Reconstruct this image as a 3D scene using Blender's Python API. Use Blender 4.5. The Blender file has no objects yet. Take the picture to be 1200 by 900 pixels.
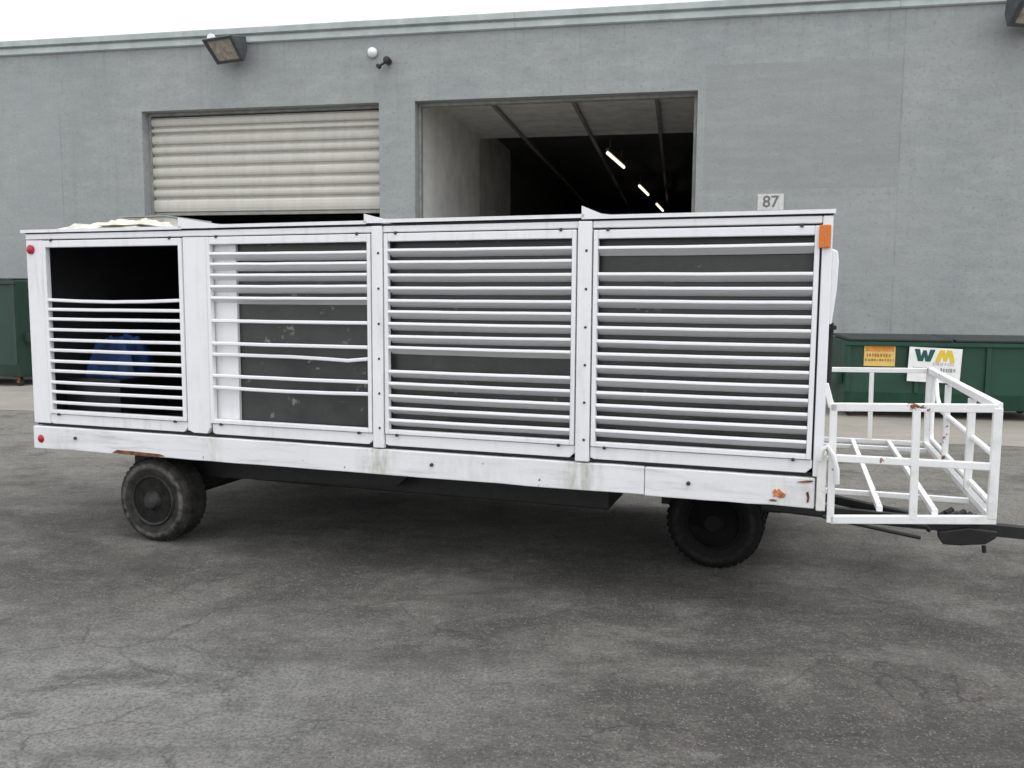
import bpy, math, random
from mathutils import Vector, Matrix
random.seed(7)
S = bpy.context.scene
COL = S.collection
R = math.radians

# ------------------------------------------------------------------ camera
F_PX, PITCH, ROLL, EYE = 1005.26, 0.0975, 0.0065, 1.6
cd = bpy.data.cameras.new("camera")
cam = bpy.data.objects.new("camera", cd)
COL.objects.link(cam)
fwd = Vector((0, math.cos(PITCH), -math.sin(PITCH)))
up0 = Vector((0, math.sin(PITCH), math.cos(PITCH)))
rt0 = Vector((1, 0, 0))
rt = rt0 * math.cos(ROLL) + up0 * math.sin(ROLL)
up = -rt0 * math.sin(ROLL) + up0 * math.cos(ROLL)
M = Matrix((rt, up, -fwd)).transposed().to_4x4()
M.translation = Vector((0, 0, EYE))
cam.matrix_world = M
cd.sensor_fit = 'HORIZONTAL'
cd.sensor_width = 36.0
cd.lens = 36.0 * F_PX / 1200.0
cd.clip_start = 0.05
cd.clip_end = 2000
S.camera = cam

# ------------------------------------------------------------------ world, sun, exposure
SUN_EL, SUN_AZ = R(70), R(128)      # azimuth clockwise from +Y (north)
w = bpy.data.worlds.new("World")
S.world = w
w.use_nodes = True
nt = w.node_tree
nt.nodes.clear()
sky = nt.nodes.new('ShaderNodeTexSky')
sky.sky_type = 'NISHITA'
sky.sun_disc = False
sky.sun_elevation = SUN_EL
sky.sun_rotation = SUN_AZ
sky.air_density = 1.0
sky.dust_density = 6.0
sky.ozone_density = 1.0
hs = nt.nodes.new('ShaderNodeHueSaturation')
hs.inputs['Saturation'].default_value = 0.12
mixw = nt.nodes.new('ShaderNodeMix')
mixw.data_type = 'RGBA'
mixw.inputs[0].default_value = 0.75
mixw.inputs[7].default_value = (10.5, 10.8, 11.3, 1)       # even cloud layer
bg = nt.nodes.new('ShaderNodeBackground')
bg.inputs['Strength'].default_value = 0.15
wo = nt.nodes.new('ShaderNodeOutputWorld')
nt.links.new(sky.outputs[0], hs.inputs['Color'])
nt.links.new(hs.outputs[0], mixw.inputs[6])
nt.links.new(mixw.outputs[2], bg.inputs['Color'])
nt.links.new(bg.outputs[0], wo.inputs['Surface'])
sd = bpy.data.lights.new("sun", 'SUN')
sd.energy = 0.9
sd.angle = R(35)
sd.color = (1.0, 0.97, 0.93)
sun = bpy.data.objects.new("sun", sd)
COL.objects.link(sun)
sdir = Vector((math.sin(SUN_AZ) * math.cos(SUN_EL), math.cos(SUN_AZ) * math.cos(SUN_EL), math.sin(SUN_EL)))
sun.rotation_euler = sdir.to_track_quat('Z', 'Y').to_euler()
sun.location = sdir * 40
S.view_settings.view_transform = 'Standard'
S.view_settings.look = 'None'
S.view_settings.exposure = 0.16
S.view_settings.gamma = 1.0
S.cycles.max_bounces = 6
S.cycles.diffuse_bounces = 4
S.cycles.use_denoising = True

# ------------------------------------------------------------------ mesh helpers
class MB:
    """collects shapes, builds ONE mesh object"""
    def __init__(s):
        s.v, s.f = [], []
    def add(s, vs, fs):
        b = len(s.v)
        s.v += [tuple(p) for p in vs]
        s.f += [tuple(b + i for i in q) for q in fs]
        return s
    def box(s, x0, x1, y0, y1, z0, z1):
        return s.add([(x0,y0,z0),(x1,y0,z0),(x1,y1,z0),(x0,y1,z0),(x0,y0,z1),(x1,y0,z1),(x1,y1,z1),(x0,y1,z1)],
                     [(0,3,2,1),(4,5,6,7),(0,1,5,4),(1,2,6,5),(2,3,7,6),(3,0,4,7)])
    def prism(s, poly, axis, a, b):
        """poly = 2-D outline, extruded along axis from a to b"""
        n = len(poly)
        def P(p, t):
            return (t, p[0], p[1]) if axis == 'x' else (p[0], t, p[1]) if axis == 'y' else (p[0], p[1], t)
        vs = [P(p, a) for p in poly] + [P(p, b) for p in poly]
        fs = [tuple(range(n - 1, -1, -1)), tuple(range(n, 2 * n))]
        fs += [(i, (i + 1) % n, n + (i + 1) % n, n + i) for i in range(n)]
        return s.add(vs, fs)
    def tube(s, pts, r, n=8, square=False, cap=True):
        pts = [Vector(p) for p in pts]
        rings = []
        ref = None
        for i, p in enumerate(pts):
            if i == 0: t = pts[1] - p
            elif i == len(pts) - 1: t = p - pts[i - 1]
            else: t = (pts[i + 1] - p).normalized() + (p - pts[i - 1]).normalized()
            t.normalize()
            if ref is None:
                ref = Vector((0, 0, 1)) if abs(t.z) < 0.9 else Vector((1, 0, 0))
            a = (ref - t * ref.dot(t)).normalized()
            ref = a
            b = t.cross(a)
            rr = r if not isinstance(r, (list, tuple)) else r[i]
            k = 4 if square else n
            off = math.pi / 4 if square else 0
            sc = rr * (math.sqrt(2) if square else 1)
            rings.append([p + (a * math.cos(off + 2 * math.pi * j / k) + b * math.sin(off + 2 * math.pi * j / k)) * sc for j in range(k)])
        k = len(rings[0])
        vs = [q for g in rings for q in g]
        fs = []
        for i in range(len(rings) - 1):
            for j in range(k):
                fs.append((i*k+j, i*k+(j+1) % k, (i+1)*k+(j+1) % k, (i+1)*k+j))
        if cap:
            fs.append(tuple(range(k - 1, -1, -1)))
            fs.append(tuple((len(rings)-1)*k + j for j in range(k)))
        return s.add(vs, fs)
    def lathe(s, prof, c, axis='y', n=32):
        """prof = (radius, along axis); turned about the axis through c"""
        vs, fs = [], []
        for r_, a in prof:
            for j in range(n):
                u, v = r_ * math.cos(2*math.pi*j/n), r_ * math.sin(2*math.pi*j/n)
                vs.append((c[0]+u, c[1]+a, c[2]+v) if axis == 'y' else (c[0]+u, c[1]+v, c[2]+a) if axis == 'z' else (c[0]+a, c[1]+u, c[2]+v))
        m = len(prof)
        for i in range(m - 1):
            for j in range(n):
                fs.append((i*n+j, i*n+(j+1) % n, (i+1)*n+(j+1) % n, (i+1)*n+j))
        if prof[0][0] > 1e-5: fs.append(tuple(range(n)))
        if prof[-1][0] > 1e-5: fs.append(tuple((m-1)*n+j for j in range(n-1, -1, -1)))
        return s.add(vs, fs)
    def grid(s, fn, nu, nv):
        vs = [fn(i / nu, j / nv) for j in range(nv + 1) for i in range(nu + 1)]
        fs = [(j*(nu+1)+i, j*(nu+1)+i+1, (j+1)*(nu+1)+i+1, (j+1)*(nu+1)+i) for j in range(nv) for i in range(nu)]
        return s.add(vs, fs)
    def mesh(s, name, mat, smooth=False):
        me = bpy.data.meshes.new(name)
        me.from_pydata(s.v, [], s.f)
        me.validate()
        import bmesh
        bm = bmesh.new(); bm.from_mesh(me)
        bmesh.ops.recalc_face_normals(bm, faces=bm.faces)
        bm.to_mesh(me); bm.free()
        if mat: me.materials.append(mat)
        if smooth:
            for p in me.polygons: p.use_smooth = True
            try: me.set_sharp_from_angle(angle=R(38))
            except Exception: pass
        return me
    def build(s, name, mat, parent=None, smooth=False, bevel=0.0, kind=None, label=None):
        o = bpy.data.objects.new(name, s.mesh(name, mat, smooth))
        COL.objects.link(o)
        if parent: o.parent = parent
        if bevel:
            b = o.modifiers.new("bevel", 'BEVEL'); b.width = bevel; b.segments = 2; b.limit_method = 'ANGLE'; b.angle_limit = R(40)
        if kind: o['kind'] = kind
        if label: o['label'] = label
        return o

def inst(me, name, parent, loc=(0,0,0), rot=(0,0,0)):
    o = bpy.data.objects.new(name, me)
    COL.objects.link(o); o.parent = parent; o.location = loc; o.rotation_euler = rot
    return o

def tag(o, label, cat, group=None):
    o['label'] = label; o['category'] = cat
    if group: o['group'] = group
    return o

def thing(name, label, cat, loc=(0,0,0), rz=0, group=None, parent_space=None):
    o = bpy.data.objects.new(name, None)
    o.empty_display_size = 0.2
    COL.objects.link(o)
    if parent_space is not None:
        o.matrix_world = parent_space @ Matrix.Translation(Vector(loc)) @ Matrix.Rotation(rz, 4, 'Z')
    else:
        o.location = loc; o.rotation_euler = (0, 0, rz)
    return tag(o, label, cat, group)

def part_empty(name, parent, loc=(0,0,0)):
    o = bpy.data.objects.new(name, None); o.empty_display_size = 0.1
    COL.objects.link(o); o.parent = parent; o.location = loc
    return o

def text_mesh(body, size, mat, extrude=0.001, offset=0.0, shear=0.0):
    cu = bpy.data.curves.new("lettering", 'FONT')
    cu.body = body; cu.size = size; cu.extrude = extrude; cu.offset = offset; cu.shear = shear
    cu.align_x = 'CENTER'; cu.align_y = 'CENTER'; cu.resolution_u = 4
    o = bpy.data.objects.new("tmp", cu)
    COL.objects.link(o)
    dg = bpy.context.evaluated_depsgraph_get()
    me = bpy.data.meshes.new_from_object(o.evaluated_get(dg))
    bpy.data.objects.remove(o); bpy.data.curves.remove(cu)
    me.materials.clear(); me.materials.append(mat)
    return me

# ------------------------------------------------------------------ material helpers
class NT:
    def __init__(s, name):
        s.m = bpy.data.materials.new(name); s.m.use_nodes = True
        s.t = s.m.node_tree; s.p = s.t.nodes['Principled BSDF']
        tc = s.t.nodes.new('ShaderNodeTexCoord'); s.co = tc.outputs['Object']
    def n(s, typ, **kw):
        x = s.t.nodes.new(typ)
        for k, v in kw.items(): setattr(x, k, v)
        return x
    def link(s, a, b): s.t.links.new(a, b)
    def mapping(s, scale=(1,1,1), loc=(0,0,0), src=None):
        m = s.n('ShaderNodeMapping'); m.inputs['Scale'].default_value = scale; m.inputs['Location'].default_value = loc
        s.link(src or s.co, m.inputs['Vector']); return m.outputs[0]
    def noise(s, scale, detail=4, rough=0.55, vec=None, dist=0.0):
        x = s.n('ShaderNodeTexNoise'); x.inputs['Scale'].default_value = scale; x.inputs['Detail'].default_value = detail
        x.inputs['Roughness'].default_value = rough; x.inputs['Distortion'].default_value = dist
        s.link(vec or s.co, x.inputs['Vector']); return x.outputs['Fac']
    def voro(s, scale, feature='F1', vec=None, rnd=1.0):
        x = s.n('ShaderNodeTexVoronoi', feature=feature); x.inputs['Scale'].default_value = scale
        x.inputs['Randomness'].default_value = rnd
        s.link(vec or s.co, x.inputs['Vector']); return x.outputs['Distance']
    def ramp(s, src, a, b, lo=0.0, hi=1.0):
        x = s.n('ShaderNodeMapRange'); x.inputs['From Min'].default_value = a; x.inputs['From Max'].default_value = b
        x.inputs['To Min'].default_value = lo; x.inputs['To Max'].default_value = hi
        s.link(src, x.inputs['Value']); return x.outputs[0]
    def math(s, op, a, b=None):
        x = s.n('ShaderNodeMath', operation=op)
        for i, q in enumerate((a, b)):
            if q is None: continue
            if isinstance(q, (int, float)): x.inputs[i].default_value = q
            else: s.link(q, x.inputs[i])
        return x.outputs[0]
    def mix(s, fac, a, b, mode='MIX'):
        x = s.n('ShaderNodeMix', data_type='RGBA', blend_type=mode)
        for i, q in ((0, fac), (6, a), (7, b)):
            if isinstance(q, (int, float)): x.inputs[i].default_value = q
            elif isinstance(q, tuple): x.inputs[i].default_value = (*q, 1) if len(q) == 3 else q
            else: s.link(q, x.inputs[i])
        return x.outputs[2]
    def color(s, src):
        if isinstance(src, tuple): s.p.inputs['Base Color'].default_value = (*src, 1)
        else: s.link(src, s.p.inputs['Base Color'])
    def set(s, **kw):
        for k, v in kw.items():
            k = k.replace('_', ' ')
            if isinstance(v, (int, float)): s.p.inputs[k].default_value = v
            elif isinstance(v, tuple): s.p.inputs[k].default_value = (*v, 1)
            else: s.link(v, s.p.inputs[k])
    def bump(s, h, strength=0.3, dist=0.01):
        b = s.n('ShaderNodeBump'); b.inputs['Strength'].default_value = strength; b.inputs['Distance'].default_value = dist
        s.link(h, b.inputs['Height']); s.link(b.outputs[0], s.p.inputs['Normal'])

def simple(name, col, rough=0.5, metal=0.0, var=0.12, scale=18):
    k = NT(name)
    f = k.noise(scale, 5)
    c2 = tuple(max(0, c * (1 - var * 2)) for c in col)
    c3 = tuple(min(1, c * (1 + var)) for c in col)
    k.color(k.mix(k.ramp(f, .3, .7), c2, c3))
    k.set(Roughness=k.ramp(k.noise(scale * 2.3, 3), .2, .8, max(0, rough - .08), min(1, rough + .08)), Metallic=metal)
    return k.m

def white_paint(name, base=(.81, .81, .825), dirt=0.35, rust=0.0, streak=(7, 7, .7), seed=0.0, rough=.42, stains=None):
    k = NT(name)
    v = k.mapping((1, 1, 1), (seed, seed * .7, seed * 1.3))
    big = k.noise(1.7, 6, .6, v)
    st = k.noise(3.0, 6, .62, k.mapping(streak, (seed, 0, 0)))
    fine = k.noise(55, 4, .6, v)
    d = k.math('MULTIPLY', k.ramp(big, .42, .75), k.ramp(st, .45, .75))
    d = k.math('MULTIPLY', k.math('ADD', d, k.math('MULTIPLY', k.ramp(st, .55, .8), .35)), dirt)
    c = k.mix(d, base, (.42, .40, .36))
    sp = k.ramp(k.noise(21, 6, .7, v), .68, .72)
    c = k.mix(k.math('MULTIPLY', sp, .35 * dirt), c, (.30, .28, .25))
    c = k.mix(k.ramp(fine, .3, .8, 0, .10), c, (.6, .6, .6))
    if rust > 0:
        rn = k.noise(9, 7, .72, v)
        rm = k.ramp(rn, .70 - .09 * rust, .715 - .09 * rust)
        rc = k.mix(k.noise(60, 3, .6, v), (.10, .035, .015), (.26, .10, .04))
        c = k.mix(rm, c, rc)
    if stains:
        sp_ = k.n('ShaderNodeSeparateXYZ'); k.link(k.co, sp_.inputs[0])
        tot = None
        for x_, wd_, am in stains:
            dx = k.math('ABSOLUTE', k.math('SUBTRACT', sp_.outputs[0], x_))
            e = k.math('MULTIPLY', k.ramp(dx, wd_, wd_ * .2, 0, am), k.ramp(k.noise(5, 6, .68, k.mapping((4, 1, 1.2), (x_, 0, 0))), .36, .66))
            tot = e if tot is None else k.math('MAXIMUM', tot, e)
        c = k.mix(tot, c, (.34, .335, .25))
    k.color(c)
    k.set(Roughness=k.ramp(fine, .2, .8, rough - .1, rough + .15))
    k.bump(k.math('ADD', k.math('MULTIPLY', big, 3.5), k.math('MULTIPLY', fine, .25)), .4, .006)
    return k.m

M_WHITE = white_paint("white_paint", dirt=.48, seed=1.3)
M_SLAT = white_paint("slat_paint", base=(.82, .82, .83), dirt=.16, streak=(1.5, 6, 6), seed=3.1, rough=.36)
M_FASCIA = white_paint("fascia_paint", base=(.78, .78, .79), dirt=1.0, rust=.45, streak=(.9, 6, 9), seed=5.7, rough=.5, stains=[(1.44, .09, .5), (2.58, .16, .75), (3.80, .15, .8), (4.9, .2, .3), (.25, .2, .25), (3.2, .4, .22)])
M_CAGE = white_paint("cage_paint", base=(.80, .80, .79), dirt=.6, rust=.72, streak=(5, 5, 5), seed=9.2, rough=.45)
M_RUSTY = white_paint("rusty_white_paint", base=(.76, .75, .72), dirt=.9, rust=1.5, streak=(5, 5, 3), seed=2.2, rough=.55)
M_RUST = simple("rust", (.20, .085, .04), .85, 0, .4, 25)
M_BLACK = simple("black_steel", (.010, .010, .010), .6, 0, .3, 12)
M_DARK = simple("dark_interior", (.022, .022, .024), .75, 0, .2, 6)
M_SCREW = simple("screw_dark", (.06, .055, .05), .5, .5, .2, 90)
M_RIM = simple("rim_steel", (.035, .034, .032), .62, .2, .4, 20)

def rubber(name, clean, dust, amount):
    k = NT(name)
    f = k.noise(14, 6, .65)
    c = k.mix(k.ramp(f, .40, .75, 0, amount), clean, dust)
    q = k.n('ShaderNodeVectorMath', operation='LENGTH'); k.link(k.mapping((1, 0, 1)), q.inputs[0])
    band = k.math('MULTIPLY', k.ramp(q.outputs['Value'], .208, .222), k.ramp(q.outputs['Value'], .250, .236))
    c = k.mix(k.math('MULTIPLY', k.math('MULTIPLY', band, k.ramp(f, .38, .6)), amount), c, (.15, .14, .125))   # kerb scuffs
    k.color(c); k.set(Roughness=.85, Specular_IOR_Level=.25); k.bump(k.noise(90, 3), .25, .003)
    return k.m
M_TYRE = rubber("tyre_rubber", (.016, .016, .015), (.07, .065, .056), .8)
M_TYRE_SHADED = rubber("shaded_tyre_rubber", (.006, .006, .006), (.014, .0135, .013), .12)  # front wheels: shade under the deck put into a darker rubber colour

# dark scratched sheet behind the louvres
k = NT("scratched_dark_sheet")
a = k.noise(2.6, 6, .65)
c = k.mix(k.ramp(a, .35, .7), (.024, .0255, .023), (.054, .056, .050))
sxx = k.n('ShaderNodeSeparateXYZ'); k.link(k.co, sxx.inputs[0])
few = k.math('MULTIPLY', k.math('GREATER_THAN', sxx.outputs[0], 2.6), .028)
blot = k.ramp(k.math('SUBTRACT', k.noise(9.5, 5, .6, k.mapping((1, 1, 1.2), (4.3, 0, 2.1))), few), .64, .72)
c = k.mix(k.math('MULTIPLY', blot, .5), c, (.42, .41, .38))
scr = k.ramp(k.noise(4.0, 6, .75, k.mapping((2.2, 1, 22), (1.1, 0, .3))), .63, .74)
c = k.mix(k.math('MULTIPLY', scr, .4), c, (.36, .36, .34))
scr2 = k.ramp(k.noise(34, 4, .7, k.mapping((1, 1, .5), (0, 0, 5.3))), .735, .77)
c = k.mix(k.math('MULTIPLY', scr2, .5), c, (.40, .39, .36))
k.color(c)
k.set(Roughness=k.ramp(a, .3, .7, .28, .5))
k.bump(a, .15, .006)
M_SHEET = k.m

def plastic(name, col, rough=.25):
    k = NT(name)
    g = k.voro(160)
    k.color(k.mix(k.ramp(g, .0, .8), col, tuple(c * .7 for c in col)))
    k.set(Roughness=rough)
    k.bump(g, .3, .002)
    return k.m
M_RED = plastic("red_reflector", (.50, .015, .035))
M_AMBER = plastic("amber_lens", (.80, .20, .015))
M_BLUE = simple("blue_fabric", (.014, .05, .19), .7, 0, .35, 9)
M_TARP = simple("beige_canvas", (.66, .64, .55), .85, 0, .22, 7)
M_CARTON = simple("grey_carton", (.40, .39, .34), .85, 0, .15, 9)

# stucco wall with repainted patches
k = NT("grey_wall_paint")
sep0 = k.n('ShaderNodeSeparateXYZ'); k.link(k.co, sep0.inputs[0])
base = k.noise(.55, 6, .62)
mid = k.noise(3.2, 6, .65)
c = k.mix(k.ramp(base, .3, .72), (.268, .288, .289), (.336, .352, .347))
c = k.mix(k.ramp(mid, .36, .66, 0, .55), c, (.262, .278, .274))
hz = k.noise(2.0, 7, .68, k.mapping((.8, 1, 2.6)))
c = k.mix(k.ramp(hz, .50, .74, 0, .55), c, (.385, .40, .39))
c = k.mix(k.ramp(hz, .46, .30, 0, .55), c, (.225, .238, .232))
streak = k.ramp(k.noise(1.6, 6, .64, k.mapping((2.6, 1, .22))), .54, .76)
c = k.mix(k.math('MULTIPLY', streak, .40), c, (.205, .215, .212))
pit = k.noise(17, 6, .75)
c = k.mix(k.ramp(pit, .46, .32, 0, .75), c, (.17, .18, .175))
drip = k.ramp(k.noise(2.4, 7, .7, k.mapping((4.5, 1, .16), (3, 0, 0))), .58, .70)
hi = k.ramp(sep0.outputs[2], 4.6, 6.1)
c = k.mix(k.math('MULTIPLY', k.math('MULTIPLY', drip, hi), .5), c, (.16, .165, .16))
c = k.mix(k.ramp(pit, .60, .74, 0, .35), c, (.42, .43, .42))
sep = k.n('ShaderNodeSeparateXYZ'); k.link(k.co, sep.inputs[0])
def inside(x0, x1, z0, z1):
    wob = k.math('MULTIPLY', k.math('SUBTRACT', k.noise(5, 3), .5), .05)
    X = k.math('ADD', sep.outputs[0], wob); Z = k.math('ADD', sep.outputs[2], wob)
    m = k.math('MULTIPLY', k.math('GREATER_THAN', X, x0), k.math('LESS_THAN', X, x1))
    return k.math('MULTIPLY', m, k.math('MULTIPLY', k.math('GREATER_THAN', Z, z0), k.math('LESS_THAN', Z, z1)))
roll = k.ramp(k.noise(2.2, 5, .6, k.mapping((.35, 1, 3.0))), .35, .7, .25, .75)
c = k.mix(k.math('MULTIPLY', inside(3.18, 6.2, 3.42, 5.42), roll), c, (.245, .258, .252))
c = k.mix(k.math('MULTIPLY', inside(-12.0, -8.75, 2.0, 5.72), .35), c, (.30, .325, .322))
c = k.mix(k.math('MULTIPLY', inside(4.0, 6.9, 1.9, 3.3), .28), c, (.32, .335, .33))
for sx_, z_lo in ((6.2, 0.0), (-8.75, 0.0), (11.5, 0.0)):
    ln = k.ramp(k.math('ABSOLUTE', k.math('SUBTRACT', sep.outputs[0], sx_)), .006, .016, 1, 0)
    c = k.mix(k.math('MULTIPLY', k.math('MULTIPLY', ln, k.ramp(k.noise(2, 4), .35, .6)), .55), c, (.19, .20, .195))
k.color(c)
k.set(Roughness=.86)
rg = k.noise(26, 6, .7)
k.bump(k.math('ADD', rg, k.math('MULTIPLY', k.noise(120, 2), .4)), .55, .012)
M_WALL = k.m

M_COPING = simple("coping_metal", (.45, .49, .48), .5, 0, .1, 3)
M_TRIM = simple("door_frame_paint", (.27, .275, .26), .6, 0, .15, 6)
k = NT("roller_slat_paint")
st = k.noise(2.2, 6, .6, k.mapping((3.0, 1, .5)))
c = k.mix(k.ramp(st, .35, .75), (.55, .535, .485), (.47, .455, .41))
c = k.mix(k.math('MULTIPLY', k.ramp(k.noise(6, 6, .7), .6, .75), .4), c, (.33, .30, .25))
k.color(c); k.set(Roughness=.55)
M_ROLLER = k.m
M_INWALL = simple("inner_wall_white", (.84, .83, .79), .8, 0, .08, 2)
M_INSHADE = simple("inner_wall_shade", (.56, .55, .52), .85, 0, .12, 2)  # darker step of the white inner wall, light fall-off as colour
M_INDARK = simple("inner_wall_dark", (.07, .07, .068), .85, 0, .15, 2)  # dark end of that painted fall-off; also far wall and ceiling
M_CEIL = simple("ceiling_board", (.66, .64, .61), .8, 0, .1, 3)
M_BEAM = simple("ceiling_beam", (.26, .25, .235), .7, 0, .15, 5)
M_FLOOR = simple("warehouse_floor", (.34, .33, .31), .5, 0, .15, 2)
M_FLOOD = simple("flood_housing", (.075, .08, .085), .45, .3, .15, 14)
M_LENS = simple("flood_lens", (.36, .33, .28), .12, 0, .2, 10)
M_WHITEPL = simple("white_plastic", (.85, .86, .86), .3, 0, .04, 10)
M_BLACKPL = simple("black_plastic", (.012, .013, .014), .35, 0, .2, 10)

k = NT("fluorescent_tube")
k.color((.8, .8, .75)); k.set(Emission_Color=(1.0, .90, .68), Emission_Strength=1.6)
M_TUBE = k.m

def green_paint(name, col):
    k = NT(name)
    v = k.noise(2.2, 6, .62)
    c = k.mix(k.ramp(v, .35, .7), col, tuple(q * 1.5 for q in col))
    st = k.ramp(k.noise(3, 6, .6, k.mapping((5, 5, .5))), .55, .78)
    c = k.mix(k.math('MULTIPLY', st, .35), c, (.07, .065, .05))
    rm = k.ramp(k.noise(5.5, 7, .72), .66, .69)
    c = k.mix(k.math('MULTIPLY', rm, .7), c, (.09, .045, .025))
    k.color(c); k.set(Roughness=k.ramp(v, .3, .7, .38, .6)); k.bump(v, .2, .02)
    return k.m
M_GREEN = green_paint("dumpster_green", (.004, .040, .022))
M_GREEN2 = green_paint("faded_dumpster_green", (.012, .034, .024))
M_LID = simple("lid_plastic", (.014, .022, .02), .5, 0, .2, 5)
M_PLATE = simple("plate_white", (.58, .59, .57), .5, 0, .1, 20)
M_SIGNW = simple("sign_white", (.80, .81, .80), .4, 0, .05, 12)
k = NT("sign_yellow")
sepz = k.n('ShaderNodeSeparateXYZ'); k.link(k.co, sepz.inputs[0])
n1 = k.noise(14, 5, .65)
c = k.mix(k.ramp(n1, .35, .7), (.72, .43, .07), (.72, .55, .22))
k.color(c); k.set(Roughness=.45)
M_SIGNY = k.m
M_ORANGE = simple("sign_orange", (.66, .25, .03), .45, 0, .15, 14)
M_LETGREEN = simple("letter_green", (.006, .075, .065), .4, 0, .05, 10)
M_LETGOLD = simple("letter_gold", (.72, .52, .03), .4, 0, .05, 10)
M_LETGREY = simple("letter_grey", (.30, .30, .29), .5, 0, .05, 10)
M_LETPINK = simple("letter_mauve", (.52, .45, .52), .5, 0, .05, 10)
M_LETBROWN = simple("letter_brown", (.33, .19, .03), .5, 0, .1, 10)
M_LETDARK = simple("letter_dark", (.14, .14, .135), .5, 0, .05, 10)

# asphalt
k = NT("worn_asphalt")
big = k.noise(.22, 5, .6)
mid = k.noise(.9, 8, .68, None, .4)
pat = k.noise(2.4, 7, .7, k.mapping((1, 1.9, 1)))
c = k.mix(k.ramp(big, .32, .68), (.086, .080, .071), (.128, .119, .106))
c = k.mix(k.ramp(mid, .38, .66, 0, .85), c, (.168, .155, .135))
c = k.mix(k.ramp(pat, .48, .68, 0, .65), c, (.062, .058, .053))
sx = k.n('ShaderNodeSeparateXYZ'); k.link(k.co, sx.inputs[0])
lt = k.math('MULTIPLY', k.math('MULTIPLY', k.ramp(sx.outputs[0], .5, -1.4), k.ramp(sx.outputs[1], 4.6, 3.4)), k.ramp(k.noise(1.1, 8, .7), .28, .54, .2, 1.0))
c = k.mix(k.math('MULTIPLY', lt, .85), c, (.41, .415, .39))        # paler worn area on the left
far = k.math('ADD', k.math('MULTIPLY', sx.outputs[0], math.sin(.189)), k.math('MULTIPLY', sx.outputs[1], math.cos(.189)))
far = k.math('ADD', far, k.math('MULTIPLY', k.math('SUBTRACT', k.noise(.7, 6, .6), .5), 3.5))
c = k.mix(k.math('MULTIPLY', k.ramp(far, 4.8, 7.8), .88), c, (.31, .292, .255))   # bleached strip before the apron
wp = k.noise(1.25, 9, .74, k.mapping((1, 1.35, 1), (2.2, 5.1, 0)), .25)
c = k.mix(k.ramp(wp, .50, .60, 0, .6), c, (.30, .288, .26))
c = k.mix(k.ramp(wp, .47, .39, 0, .55), c, (.052, .047, .041))
blk = k.noise(8, 9, .82, k.mapping((1, 1.25, 1), (.4, 2.2, 0)), .3)
c = k.mix(k.ramp(blk, .36, .60, .42, 0), c, (.055, .051, .046))
c = k.mix(k.ramp(blk, .52, .76, 0, .5), c, (.29, .28, .255))
agg = k.voro(80)
ag_on = k.ramp(k.noise(22, 4, .65), .44, .56)
c = k.mix(k.math('MULTIPLY', k.ramp(agg, .15, .42, .75, 0), ag_on), c, (.42, .405, .37))
agb = k.voro(34, 'F1', k.mapping((1, 1.2, 1), (4.1, 9.3, 0)))
c = k.mix(k.math('MULTIPLY', k.ramp(agb, .08, .30, .45, 0), k.ramp(k.noise(9, 4, .65, k.mapping((1, 1, 1), (3, 3, 0))), .50, .62)), c, (.36, .35, .315))
grit = k.noise(62, 6, .8)
c = k.mix(k.ramp(grit, .36, .54, .7, 0), c, (.040, .038, .035))
c = k.mix(k.ramp(grit, .56, .72, 0, .55), c, (.34, .33, .305))
wv = k.n('ShaderNodeMix', data_type='VECTOR'); wv.inputs[0].default_value = .16
nz = k.n('ShaderNodeTexNoise'); nz.inputs['Scale'].default_value = 3.2; nz.inputs['Detail'].default_value = 7; nz.inputs['Roughness'].default_value = .65; k.link(k.co, nz.inputs['Vector'])
k.link(k.co, wv.inputs[4]); k.link(nz.outputs['Color'], wv.inputs[5])
cr = k.voro(2.6, 'DISTANCE_TO_EDGE', wv.outputs[1])
crm = k.math('MULTIPLY', k.ramp(cr, .002, .020, 1, 0), k.ramp(k.noise(.9, 4, .6), .48, .62))
c = k.mix(k.math('MULTIPLY', crm, .62), c, (.035, .033, .030))
oil = k.ramp(k.noise(.75, 5, .6, k.mapping((1, 1, 1), (7.7, 2.2, 0))), .56, .72)
c = k.mix(k.math('MULTIPLY', oil, .55), c, (.05, .047, .042))
scar = k.noise(1.5, 6, .62, k.mapping((.22, 1.6, 1), (0, 4.4, 0)), .6)
c = k.mix(k.ramp(scar, .56, .70, 0, .45), c, (.055, .051, .046))      # old tyre scuffs
k.color(c)
k.set(Roughness=k.ramp(mid, .3, .7, .75, .92))
hgt = k.math('ADD', k.math('ADD', k.math('MULTIPLY', grit, .8), k.math('MULTIPLY', blk, 2.0)), k.ramp(agg, 0, .5, .6, 0))
k.bump(hgt, 1.0, .016)
M_ASPHALT = k.m

k = NT("apron_concrete")
big = k.noise(.5, 6, .62)
c = k.mix(k.ramp(big, .3, .7), (.25, .23, .195), (.36, .335, .29))
pt = k.noise(1.8, 6, .68, k.mapping((.6, 1.6, 1)))
c = k.mix(k.ramp(pt, .48, .72, 0, .6), c, (.19, .18, .165))
c = k.mix(k.ramp(k.noise(90, 3, .7), .35, .65, .3, 0), c, (.09, .085, .08))
k.color(c); k.set(Roughness=.85); k.bump(k.noise(80, 4, .7), .4, .004)
M_APRON = k.m

# ------------------------------------------------------------------ ground
g = MB().grid(lambda a, b: (-150 + 300 * a, -100 + 300 * b, 0), 8, 8).build("asphalt_ground", M_ASPHALT, kind='structure')

# ------------------------------------------------------------------ warehouse (local: x along the wall, y inwards, z up)
THB, YB = .189, 15.0
BM = Matrix.Translation((0, YB, 0)) @ Matrix.Rotation(-THB, 4, 'Z')
WH = thing("warehouse", "long grey painted warehouse with one lowered shutter and one open dock doorway", "building", (0, YB, 0), -THB)

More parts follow.
